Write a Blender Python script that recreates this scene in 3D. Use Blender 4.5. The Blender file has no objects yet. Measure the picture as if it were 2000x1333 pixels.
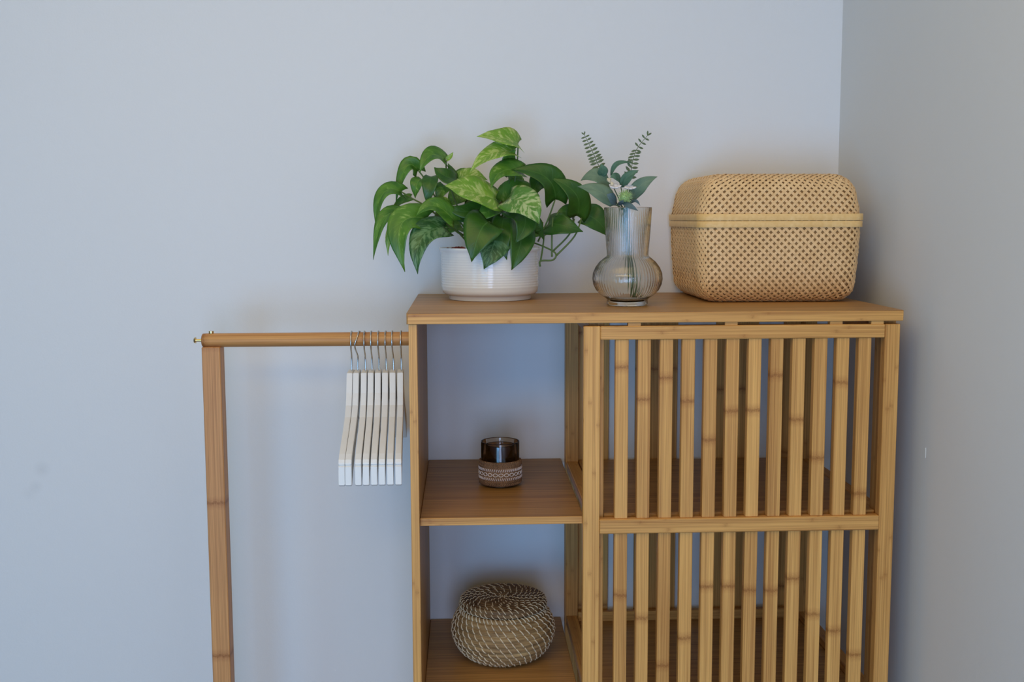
import bpy, bmesh, math, random
from mathutils import Vector, Matrix
random.seed(7)
PI = math.pi
COL = bpy.context.scene.collection
SC = bpy.context.scene

# ------------------------------------------------------------------ camera
cam = bpy.data.objects.new('camera', bpy.data.cameras.new('camera'))
COL.objects.link(cam)
r = Vector((0.99907471, -0.04287236, -0.00341821))
f = Vector((0.04223731, 0.99304096, -0.10993481))
u = r.cross(f).normalized()
m = Matrix((r, u, -f)).transposed().to_4x4()
m.translation = Vector((0.09522, -2.26485, 1.38237))
cam.matrix_world = m
cam.data.sensor_width = 36
cam.data.lens = 2159.76 / 2000 * 36
cam.data.clip_start = 0.05
SC.camera = cam

# ------------------------------------------------------------------ light
world = bpy.data.worlds.new('world'); SC.world = world
world.use_nodes = True
bg = world.node_tree.nodes['Background']
bg.inputs[0].default_value = (0.42, 0.80, 1.0, 1)
bg.inputs[1].default_value = 0.26

def area(name, loc, target, sx, sy, power, color):
    d = bpy.data.lights.new(name, 'AREA'); d.shape = 'RECTANGLE'
    d.size = sx; d.size_y = sy; d.energy = power; d.color = color
    o = bpy.data.objects.new(name, d); COL.objects.link(o)
    o.location = loc
    o.rotation_euler = (Vector(target) - Vector(loc)).to_track_quat('-Z', 'Y').to_euler()
    return o
# daylight: the glazed door behind the camera and a window further left, plus one added fill
area('front_cool_light', (-0.75, -3.5, 0.62), (-0.2, 0, 0.7), 0.85, 1.1, 25, (0.22, 0.55, 1.0))
area('front_cool_light', (0.14, -3.5, 1.12), (0.15, 0, 1.0), 0.65, 1.2, 26, (0.46, 0.61, 0.98))  # added cool fill that brightens the open compartment, not part of the door
area('window_light', (-2.20, -3.2, 1.2), (-1.2, 0, 1.0), 0.60, 1.7, 6.0, (0.38, 0.72, 1.0))
# warm room light from above
area('ceiling_lamp', (-0.3, -1.6, 2.45), (-0.3, -1.4, 0.0), 1.4, 1.2, 11.5, (1.0, 0.67, 0.22))
area('high_warm_fill', (-0.6, -3.2, 2.3), (-0.2, 0, 2.1), 1.8, 0.4, 11, (1.0, 0.70, 0.20))  # added fill to warm the upper wall, no known window there

SC.view_settings.view_transform = 'Standard'
SC.view_settings.look = 'None'
SC.view_settings.exposure = -0.05
SC.view_settings.gamma = 1.0
SC.view_settings.use_curve_mapping = False

# ------------------------------------------------------------------ node helpers
class NT:
    def __init__(s, name):
        s.m = bpy.data.materials.new(name); s.m.use_nodes = True
        s.t = s.m.node_tree; s.n = s.t.nodes; s.l = s.t.links
        s.b = s.n['Principled BSDF']
    def add(s, typ, **kw):
        n = s.n.new(typ)
        for k, v in kw.items(): setattr(n, k, v)
        return n
    def put(s, node, i, v):
        if isinstance(v, bpy.types.NodeSocket): s.l.new(v, node.inputs[i])
        elif v is not None: node.inputs[i].default_value = v
    def math(s, op, a, b=None, c=None, clamp=False):
        n = s.add('ShaderNodeMath', operation=op); n.use_clamp = clamp
        s.put(n, 0, a); s.put(n, 1, b); s.put(n, 2, c)
        return n.outputs[0]
    def mix(s, fac, a, b, mode='MIX'):
        n = s.add('ShaderNodeMix', data_type='RGBA', blend_type=mode)
        s.put(n, 0, fac); s.put(n, 6, a); s.put(n, 7, b)
        return n.outputs[2]
    def ramp(s, fac, stops):
        n = s.add('ShaderNodeValToRGB'); s.put(n, 0, fac)
        e = n.color_ramp.elements
        while len(e) < len(stops): e.new(0.5)
        for i, (p, c) in enumerate(stops):
            e[i].position = p; e[i].color = c if len(c) == 4 else (*c, 1)
        return n.outputs[0]
    def noise(s, vec, scale, detail=2, rough=0.5, dist=0):
        n = s.add('ShaderNodeTexNoise'); s.put(n, 'Vector', vec)
        n.inputs['Scale'].default_value = scale; n.inputs['Detail'].default_value = detail
        n.inputs['Roughness'].default_value = rough; n.inputs['Distortion'].default_value = dist
        return n.outputs[0]
    def xyz(s, x, y, z):
        n = s.add('ShaderNodeCombineXYZ'); s.put(n, 0, x); s.put(n, 1, y); s.put(n, 2, z)
        return n.outputs[0]
    def bump(s, h, strength, dist):
        n = s.add('ShaderNodeBump'); n.inputs['Strength'].default_value = strength
        n.inputs['Distance'].default_value = dist
        s.put(n, 'Height', h); s.l.new(n.outputs[0], s.b.inputs['Normal'])
    def set(s, **kw):
        for k, v in kw.items():
            s.put(s.b, {'color': 'Base Color', 'rough': 'Roughness', 'metal': 'Metallic',
                        'spec': 'Specular IOR Level', 'trans': 'Transmission Weight', 'ior': 'IOR',
                        'coat': 'Coat Weight', 'sss': 'Subsurface Weight'}[k], v)
        return s.m

def rgba(c): return (*c, 1)

def bamboo(name, axis, lo, hi, strip=0.0065, knots=True, rough=0.45, strip_knot=0.0):
    kstr = 0.38 if strip_knot > 0 else 0.85
    t = NT(name)
    tc = t.add('ShaderNodeTexCoord'); sp = t.add('ShaderNodeSeparateXYZ'); t.l.new(tc.outputs['Object'], sp.inputs[0])
    rnd = t.add('ShaderNodeObjectInfo').outputs['Random']
    o = [sp.outputs[i] for i in range(3)]
    a = o[axis]; b, c = [o[i] for i in range(3) if i != axis]
    off = t.math('MULTIPLY', rnd, 37.0)
    # glued laminations
    sb = t.math('FLOOR', t.math('ADD', t.math('MULTIPLY', b, 1 / strip), off))
    sc = t.math('FLOOR', t.math('ADD', t.math('MULTIPLY', c, 1 / strip), 0.5))
    wn = t.add('ShaderNodeTexWhiteNoise', noise_dimensions='3D'); t.l.new(t.xyz(sb, sc, off), wn.inputs[0])
    lam = wn.outputs[0]
    # long fibres
    v = t.xyz(t.math('ADD', t.math('MULTIPLY', a, 5), t.math('MULTIPLY', lam, 9)),
              t.math('ADD', t.math('MULTIPLY', b, 420), off), t.math('MULTIPLY', c, 420))
    fib = t.noise(v, 1, 3, 0.6)
    v2 = t.xyz(t.math('ADD', t.math('MULTIPLY', a, 2.2), off), t.math('MULTIPLY', b, 60), t.math('MULTIPLY', c, 60))
    blot = t.noise(v2, 1, 2, 0.5, 0.4)
    fc = t.math('MULTIPLY', t.math('SUBTRACT', fib, 0.5), 1.5)
    v3 = t.xyz(t.math('ADD', t.math('MULTIPLY', a, 3), t.math('MULTIPLY', lam, 5)), t.math('ADD', t.math('MULTIPLY', b, 1100), off), t.math('MULTIPLY', c, 1100))
    fine = t.math('MULTIPLY', t.math('SUBTRACT', t.noise(v3, 1, 1), 0.5), 0.5)
    k = t.math('ADD', t.math('ADD', fc, fine), t.math('MULTIPLY', lam, 0.30))
    k = t.math('ADD', k, t.math('MULTIPLY', blot, 0.30))
    k = t.math('ADD', k, t.math('MULTIPLY', t.math('SUBTRACT', rnd, 0.5), 0.34))
    col = t.ramp(t.math('ADD', k, 0.14), [(0.05, lo), (0.95, hi)])
    warm = t.noise(t.xyz(t.math('MULTIPLY', a, 1.3), off, t.math('MULTIPLY', lam, 3)), 1, 1)
    col = t.mix(t.math('MULTIPLY', warm, 0.30), col, rgba((hi[0] * 0.92, hi[1] * 0.78, hi[2] * 0.70)))
    if knots:
        wob = t.noise(t.xyz(off, t.math('MULTIPLY', b, 130), t.math('MULTIPLY', c, 130)), 1, 1)
        p = t.math('ADD', t.math('MULTIPLY', a, 1 / 0.29), t.math('MULTIPLY', rnd, 17.3))
        p = t.math('ADD', p, t.math('MULTIPLY', lam, strip_knot))
        p = t.math('ADD', p, t.math('MULTIPLY', t.math('SUBTRACT', wob, 0.5), 0.022))
        d = t.math('ABSOLUTE', t.math('SUBTRACT', t.math('FRACT', p), 0.5))
        band = t.math('SUBTRACT', 1.0, t.math('MULTIPLY', d, 22), clamp=True)
        core = t.math('SUBTRACT', 1.0, t.math('MULTIPLY', d, 70), clamp=True)
        sp2 = t.noise(t.xyz(t.math('MULTIPLY', a, 500), t.math('MULTIPLY', b, 500), t.math('MULTIPLY', c, 500)), 1, 2)
        col = t.mix(t.math('MULTIPLY', band, t.math('MULTIPLY', sp2, 1.1 * kstr)), col, rgba((lo[0] * .8, lo[1] * .58, lo[2] * .42)))
        col = t.mix(t.math('MULTIPLY', core, t.math('MULTIPLY', sp2, 0.95 * kstr)), col, rgba((lo[0] * .55, lo[1] * .40, lo[2] * .28)))
    t.bump(fib, 0.12, 0.0006)
    return t.set(color=col, rough=rough, spec=0.28)

BLO, BHI = (0.37, 0.157, 0.038), (0.86, 0.475, 0.140)
BX = bamboo('bamboo_along_x', 0, BLO, BHI, strip_knot=5)
BY = bamboo('bamboo_along_y', 1, BLO, BHI, strip_knot=5)
BZ = bamboo('bamboo_along_z', 2, BLO, BHI, strip_knot=0.0, strip=0.009)
BZL = bamboo('bamboo_laminated_z', 2, BLO, BHI, strip_knot=5, strip=0.0068)
PBX = bamboo('bamboo_board_x', 0, (0.25, 0.120, 0.032), (0.68, 0.380, 0.125), strip=0.004, knots=False, rough=0.42)
POST = bamboo('bamboo_post', 2, (0.37, 0.165, 0.060), (0.76, 0.39, 0.150), strip_knot=0, strip=0.017)

def wall_mat(name, c, smudge=False):
    t = NT(name)
    tc = t.add('ShaderNodeTexCoord').outputs['Object']
    n1 = t.noise(tc, 260, 3, 0.6); n2 = t.noise(tc, 40, 2); n3 = t.noise(tc, 2.5, 2)
    col = t.mix(t.math('MULTIPLY', n3, 0.35), rgba(c), rgba([x * 0.95 for x in c]))
    if smudge:
        # faint dirt stain on the plaster
        sp = t.add('ShaderNodeSeparateXYZ'); t.l.new(tc, sp.inputs[0])
        for sx, sz, sr, am in ((0.444, -0.425, 0.020, 0.10), (0.430, -0.462, 0.016, 0.08), (0.416, -0.475, 0.018, 0.05)):
            dx = t.math('SUBTRACT', sp.outputs[0], sx); dz = t.math('SUBTRACT', sp.outputs[2], sz)
            d = t.math('SQRT', t.math('ADD', t.math('MULTIPLY', dx, dx), t.math('MULTIPLY', dz, dz)))
            k = t.math('SUBTRACT', 1.0, t.math('DIVIDE', d, sr), clamp=True)
            col = t.mix(t.math('MULTIPLY', k, am * 2), col, rgba((0.45, 0.45, 0.45)))
    h = t.math('ADD', t.math('MULTIPLY', n1, 0.6), n2)
    t.bump(h, 0.25, 0.0012)
    return t.set(color=col, rough=0.75, spec=0.25)
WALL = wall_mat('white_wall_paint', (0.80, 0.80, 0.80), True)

def simple(name, c, rough=0.5, metal=0, **kw):
    t = NT(name)
    tc = t.add('ShaderNodeTexCoord').outputs['Object']
    n = t.noise(tc, kw.pop('scale', 60), 3, 0.6)
    amt = kw.pop('vary', 0.12)
    col = t.mix(n, rgba([x * (1 - amt) for x in c]), rgba([min(1, x * (1 + amt)) for x in c]))
    if 'bump' in kw: t.bump(n, kw.pop('bump'), 0.001)
    return t.set(color=col, rough=rough, metal=metal, **kw)

# ------------------------------------------------------------------ object helpers
def obj(name, bm, mat, parent=None, loc=None, smooth=False, recenter=True):
    """link bm (vertices in world or parent-free metres) as one mesh object with its origin at its centre"""
    me = bpy.data.meshes.new(name)
    if smooth:
        for fc in bm.faces: fc.smooth = True
    c = Vector((0, 0, 0))
    if recenter and len(bm.verts):
        lo = Vector([min(v.co[i] for v in bm.verts) for i in range(3)])
        hi = Vector([max(v.co[i] for v in bm.verts) for i in range(3)])
        c = (lo + hi) / 2
        bmesh.ops.translate(bm, verts=bm.verts, vec=-c)
    bm.to_mesh(me); bm.free()
    if mat: me.materials.append(mat)
    o = bpy.data.objects.new(name, me); COL.objects.link(o)
    o.location = c
    if parent: adopt(o, parent)
    return o
def wloc(o):
    v = Vector(o.location)
    while o.parent: o = o.parent; v = v + Vector(o.location)
    return v
def adopt(o, parent):
    o.location = Vector(o.location) - wloc(parent); o.parent = parent
def thing(name, label, cat, loc, group=None):
    o = bpy.data.objects.new(name, None); COL.objects.link(o); o.location = loc
    o.empty_display_size = 0.05
    return tag(o, label, cat, group)
def tag(o, label, cat, group=None):
    o['label'] = label; o['category'] = cat
    if group: o['group'] = group
    return o
def box(bm, x0, x1, y0, y1, z0, z1, bev=0.0012):
    b = bmesh.new()
    bmesh.ops.create_cube(b, size=1)
    bmesh.ops.scale(b, verts=b.verts, vec=(abs(x1 - x0), abs(y1 - y0), abs(z1 - z0)))
    bmesh.ops.translate(b, verts=b.verts, vec=((x0 + x1) / 2, (y0 + y1) / 2, (z0 + z1) / 2))
    if bev: bmesh.ops.bevel(b, geom=b.edges[:], offset=bev, segments=1, affect='EDGES')
    merge(bm, b)
def merge(bm, b):
    me = bpy.data.meshes.new('t'); b.to_mesh(me); b.free(); bm.from_mesh(me); bpy.data.meshes.remove(me)
def boxobj(name, d, mat, parent, bev=0.0012):
    bm = bmesh.new(); box(bm, *d, bev=bev); return obj(name, bm, mat, parent)
def lathe(bm, prof, cx, cy, n=64, rib=None, closed=False):
    """prof = [(r,z)], revolved about (cx,cy)"""
    rows = []
    for j, (rr, z) in enumerate(prof):
        row = []
        for i in range(n):
            a = 2 * PI * i / n
            q = rr + (rib(i, j) if rib else 0)
            row.append(bm.verts.new((cx + q * math.cos(a), cy + q * math.sin(a), z)))
        rows.append(row)
    for j in range(len(rows) - 1 + (1 if closed else 0)):
        A, B = rows[j], rows[(j + 1) % len(rows)]
        for i in range(n):
            k = (i + 1) % n
            bm.faces.new((A[i], A[k], B[k], B[i]))
    return rows
def cap(bm, row, up=True):
    bm.faces.new(row if up else row[::-1])
def tube(bm, pts, r0, r1=None, n=8, caps=True):
    r1 = r0 if r1 is None else r1
    pts = [Vector(p) for p in pts]
    rings = []; ref = None
    for i, p in enumerate(pts):
        d = (pts[min(i + 1, len(pts) - 1)] - pts[max(i - 1, 0)]).normalized()
        if ref is None:
            ref = d.orthogonal().normalized()
        ref = (ref - d * ref.dot(d)).normalized()
        s = d.cross(ref)
        rr = r0 + (r1 - r0) * i / max(1, len(pts) - 1)
        rings.append([bm.verts.new(p + (ref * math.cos(2 * PI * k / n) + s * math.sin(2 * PI * k / n)) * rr) for k in range(n)])
    for a, b in zip(rings, rings[1:]):
        for k in range(n):
            q = (k + 1) % n
            bm.faces.new((a[k], a[q], b[q], b[k]))
    if caps:
        bm.faces.new(rings[0][::-1]); bm.faces.new(rings[-1])
def smooth_pts(P, n=6):
    P = [Vector(p) for p in P]
    out = []
    for i in range(len(P) - 1):
        a = P[max(i - 1, 0)]; b = P[i]; c = P[i + 1]; d = P[min(i + 2, len(P) - 1)]
        for k in range(n):
            t = k / n
            out.append(0.5 * ((2 * b) + (c - a) * t + (2 * a - 5 * b + 4 * c - d) * t * t + (3 * b - a - 3 * c + d) * t ** 3))
    out.append(P[-1])
    return out
def auto_smooth(o, ang=0.6):
    for p in o.data.polygons: p.use_smooth = True
    o.data.set_sharp_from_angle(angle=ang)
    return o

# ------------------------------------------------------------------ the room
XC = 0.8634
def struct(name, d, mat):
    bm = bmesh.new(); box(bm, *d, bev=0)
    o = obj(name, bm, mat); o['kind'] = 'structure'; return o
struct('wall_back', (-3.4, XC + 0.1, 0.0, 0.1, 0, 2.6), WALL)
struct('wall_right', (XC, XC + 0.1, -3.6, 0.0, 0, 2.6), wall_mat('shaded_wall_paint', (0.73, 0.74, 0.73)))  # same white paint, darkened to stand for the weaker light on this wall
struct('floor', (-3.4, XC, -3.6, 0.0, -0.05, 0.0),
       bamboo('floor_boards', 0, (0.20, 0.15, 0.11), (0.34, 0.27, 0.20), strip=0.12, knots=False))
struct('ceiling', (-3.4, XC + 0.1, -3.6, 0.1, 2.6, 2.7), WALL)
struct('wall_left', (-3.5, -3.4, -3.6, 0.1, 0, 2.6), wall_mat('low_bounce_wall_paint', (0.26, 0.30, 0.36)))  # unseen side wall, coloured dark to cut bounce onto the right wall
# faint marks on the plaster
def mark(name, verts_c, rx, rz, col, alpha=1, wall='back'):
    bm = bmesh.new(); n = 18
    for k, y in ((0, -0.0), (1, -0.0006)):
        pass
    ring = [(math.cos(2 * PI * i / n) * (1 + 0.2 * math.sin(3 * i)), math.sin(2 * PI * i / n)) for i in range(n)]
    def P(x, z, d):
        return (verts_c[0] + x * rx, -d, verts_c[2] + z * rz) if wall == 'back' else (XC - d, verts_c[1] + x * rx, verts_c[2] + z * rz)
    f0 = [bm.verts.new(P(x, z, -0.002)) for x, z in ring]; f1 = [bm.verts.new(P(x * .8, z * .8, 0.0006)) for x, z in ring]
    for i in range(n): bm.faces.new((f0[i], f0[(i + 1) % n], f1[(i + 1) % n], f1[i]))
    bm.faces.new(f1)
    return obj(name, bm, col)

# ------------------------------------------------------------------ wardrobe
H = 1.23; W = 0.8203; D = 0.4747; T = 0.0176
ward = thing('wardrobe', 'tan bamboo wardrobe with slatted sliding door, open shelves and side clothes rail', 'wardrobe', (0, -D / 2, 0))
def rounded_board(x0, x1, y0, y1, z0, z1, rad, seg=5, bev=0.0012):
    bm = bmesh.new(); pts = []
    for cx_, cy_, a0 in ((x1 - rad, y1 - rad, 0), (x0 + rad, y1 - rad, PI / 2), (x0 + rad, y0 + rad, PI), (x1 - rad, y0 + rad, 1.5 * PI)):
        for k in range(seg + 1):
            a = a0 + PI / 2 * k / seg; pts.append((cx_ + rad * math.cos(a), cy_ + rad * math.sin(a)))
    A = [bm.verts.new((x, y, z0)) for x, y in pts]; B = [bm.verts.new((x, y, z1)) for x, y in pts]
    bm.faces.new(A[::-1]); bm.faces.new(B)
    n = len(pts); side = []
    for i in range(n): bm.faces.new((A[i], A[(i + 1) % n], B[(i + 1) % n], B[i]))
    e = [ed for ed in bm.edges if abs(ed.verts[0].co.z - ed.verts[1].co.z) < 1e-6]
    bmesh.ops.bevel(bm, geom=e, offset=bev, segments=2, affect='EDGES')
    return bm
obj('top_board', rounded_board(0, W, -D + 0.001, -0.001, H - T, H, 0.004), PBX, ward)
# lighter solid edging strip glued on the front of the top
boxobj('edge_strip', (0.002, W - 0.002, -D - 0.0012, -D + 0.0008, H - T + 0.0006, H - 0.0008), BX, ward, 0.0005)
sp_ = boxobj('side_panel', (0.0035, 0.0168, -D + 0.006, -0.002, 0.02, H - T), PBX, ward)
sp_.data.materials[0] = bamboo('bamboo_board_z', 2, (0.25, 0.120, 0.032), (0.68, 0.380, 0.125), strip=0.005, knots=False)
boxobj('edge_strip', (0.0032, 0.0171, -D + 0.0035, -D + 0.0065, 0.02, H - T - 0.0003), BZL, ward, 0.0005)
# divider frame of the slatted compartment
for y0, y1 in ((-0.034, -0.002), (-0.448, -0.418)):
    boxobj('post', (0.300, 0.326, y0, y1, 0.0, H - T), BZL, ward)
    boxobj('post', (0.793, 0.8175, y0, y1, 0.0, H - T), BZL, ward)
for zt in (H - T, 0.8845, 0.5555, 0.20):
    for x0, x1 in ((0.3015, 0.3245), (0.7935, 0.815)):
        boxobj('side_rail', (x0, x1, -0.4175, -0.0345, zt - (0.024 if zt > 1 else 0.0185), zt), BY, ward)
# shelves: open compartment and slatted compartment
for zt in (0.8845, 0.542, 0.20):
    boxobj('shelf', (0.0172, 0.2925, -0.4545, -0.002, zt - 0.0125, zt), PBX, ward)
    boxobj('edge_strip', (0.0174, 0.2923, -0.4562, -0.4543, zt - 0.0126, zt + 0.0001), BX, ward, 0.0004)
    boxobj('shelf', (0.3275, 0.7925, -0.440, -0.0215, zt - 0.0125, zt), PBX, ward)
    boxobj('edge_strip', (0.3275, 0.7925, -0.4425, -0.4395, zt - 0.0115, zt + 0.0001), BX, ward, 0.0004)
boxobj('back_rail', (0.3265, 0.7925, -0.021, -0.009, 1.188, H - T), BX, ward)
boxobj('back_rail', (0.3265, 0.7925, -0.035, -0.023, 0.5422, 0.563), BX, ward)
# back boards of the slatted compartment
for x0, x1 in ((0.3275, 0.392), (0.447, 0.535), (0.615, 0.704), (0.757, 0.7925)):
    boxobj('back_board', (x0, x1, -0.0085, -0.0015, 0.03, 1.2), BZ, ward)

# sliding door
door = bpy.data.objects.new('sliding_door', None); COL.objects.link(door); door.location = (0.55, -D + 0.01, 0.02); adopt(door, ward)
YF = -D - 0.0005; YB = YF + 0.020
TZ = 1.2073
boxobj('door_stile', (0.2888, 0.3160, YF, YB, 0.03, TZ), BZL, door)
boxobj('door_stile', (0.7890, 0.8140, YF, YB, 0.03, TZ), BZL, door)
boxobj('door_rail', (0.3163, 0.7887, YF + 0.0004, YB, 1.1848, TZ - 0.0002), BX, door)
boxobj('door_rail', (0.3163, 0.7887, YF - 0.0012, YB - 0.004, 0.8590, 0.8835), BX, door)
boxobj('door_rail', (0.3163, 0.7887, YF + 0.0004, YB, 0.05, 0.075), BX, door)
src = {}
for lo_, hi_ in ((0.8835, 1.1848), (0.075, 0.8590)):
    for i in range(12):
        x = 0.3419 + 0.03675 * i
        w_ = 0.0215
        if lo_ not in src:
            src[lo_] = boxobj('slat', (x, x + w_, YF + 0.004, YF + 0.019, lo_ - 0.0, hi_ + 0.0), BZ, door, 0.0008)
        else:
            s = src[lo_].copy(); COL.objects.link(s); s.parent = door
            s.location = Vector(src[lo_].location) + Vector((0.03675 * i, 0, 0))
for x in (0.362, 0.522, 0.697, 0.766):
    boxobj('hanger_block', (x, x + 0.021, YF + 0.003, YB - 0.004, TZ - 0.0002, H - T + 0.0002), BX, door, 0.0004)

# clothes rail with its outer leg
bm = bmesh.new(); box(bm, -0.379, -0.346, -0.2675, -0.2325, 0.0, 1.1545, 0.0015)
obj('leg', bm, POST, ward)
bm = bmesh.new()
RZ = 1.1652
prof = [(-0.3808, 0.0105), (-0.3795, 0.0122), (-0.372, 0.0127), (0.0034, 0.0127)]
rows = []
for x, rr in prof:
    rows.append([bm.verts.new((x, -0.25 + rr * math.cos(2 * PI * k / 32), RZ + rr * math.sin(2 * PI * k / 32))) for k in range(32)])
for a, b in zip(rows, rows[1:]):
    for k in range(32): bm.faces.new((a[k], b[k], b[(k + 1) % 32], a[(k + 1) % 32]))
bm.faces.new(rows[0]); bm.faces.new(rows[-1][::-1])
RAILM = bamboo('bamboo_rail', 0, (0.36, 0.155, 0.05), (0.76, 0.40, 0.135), strip=0.008, strip_knot=0)
rail = auto_smooth(obj('clothes_rail', bm, RAILM, ward), 0.7)
BRASS = simple('brass', (0.75, 0.55, 0.25), 0.25, 1.0, vary=0.05)
bm = bmesh.new(); tube(bm, [(-0.382, -0.25, RZ), (-0.3932, -0.25, RZ)], 0.0026, n=16); tube(bm, [(-0.3925, -0.25, RZ), (-0.3945, -0.25, RZ), (-0.3957, -0.25, RZ)], 0.0058, 0.0045, n=20)
auto_smooth(obj('bolt', bm, BRASS, rail))
bm = bmesh.new(); tube(bm, [(-0.3645, -0.25, RZ + 0.0128), (-0.3645, -0.25, RZ + 0.0168)], 0.0045, n=20)
auto_smooth(obj('bolt', bm, BRASS, rail))
# low shelf between leg and cabinet, just under the picture
boxobj('low_shelf', (-0.346, 0.0034, -0.40, -0.06, 0.18, 0.195), PBX, ward)

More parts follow.
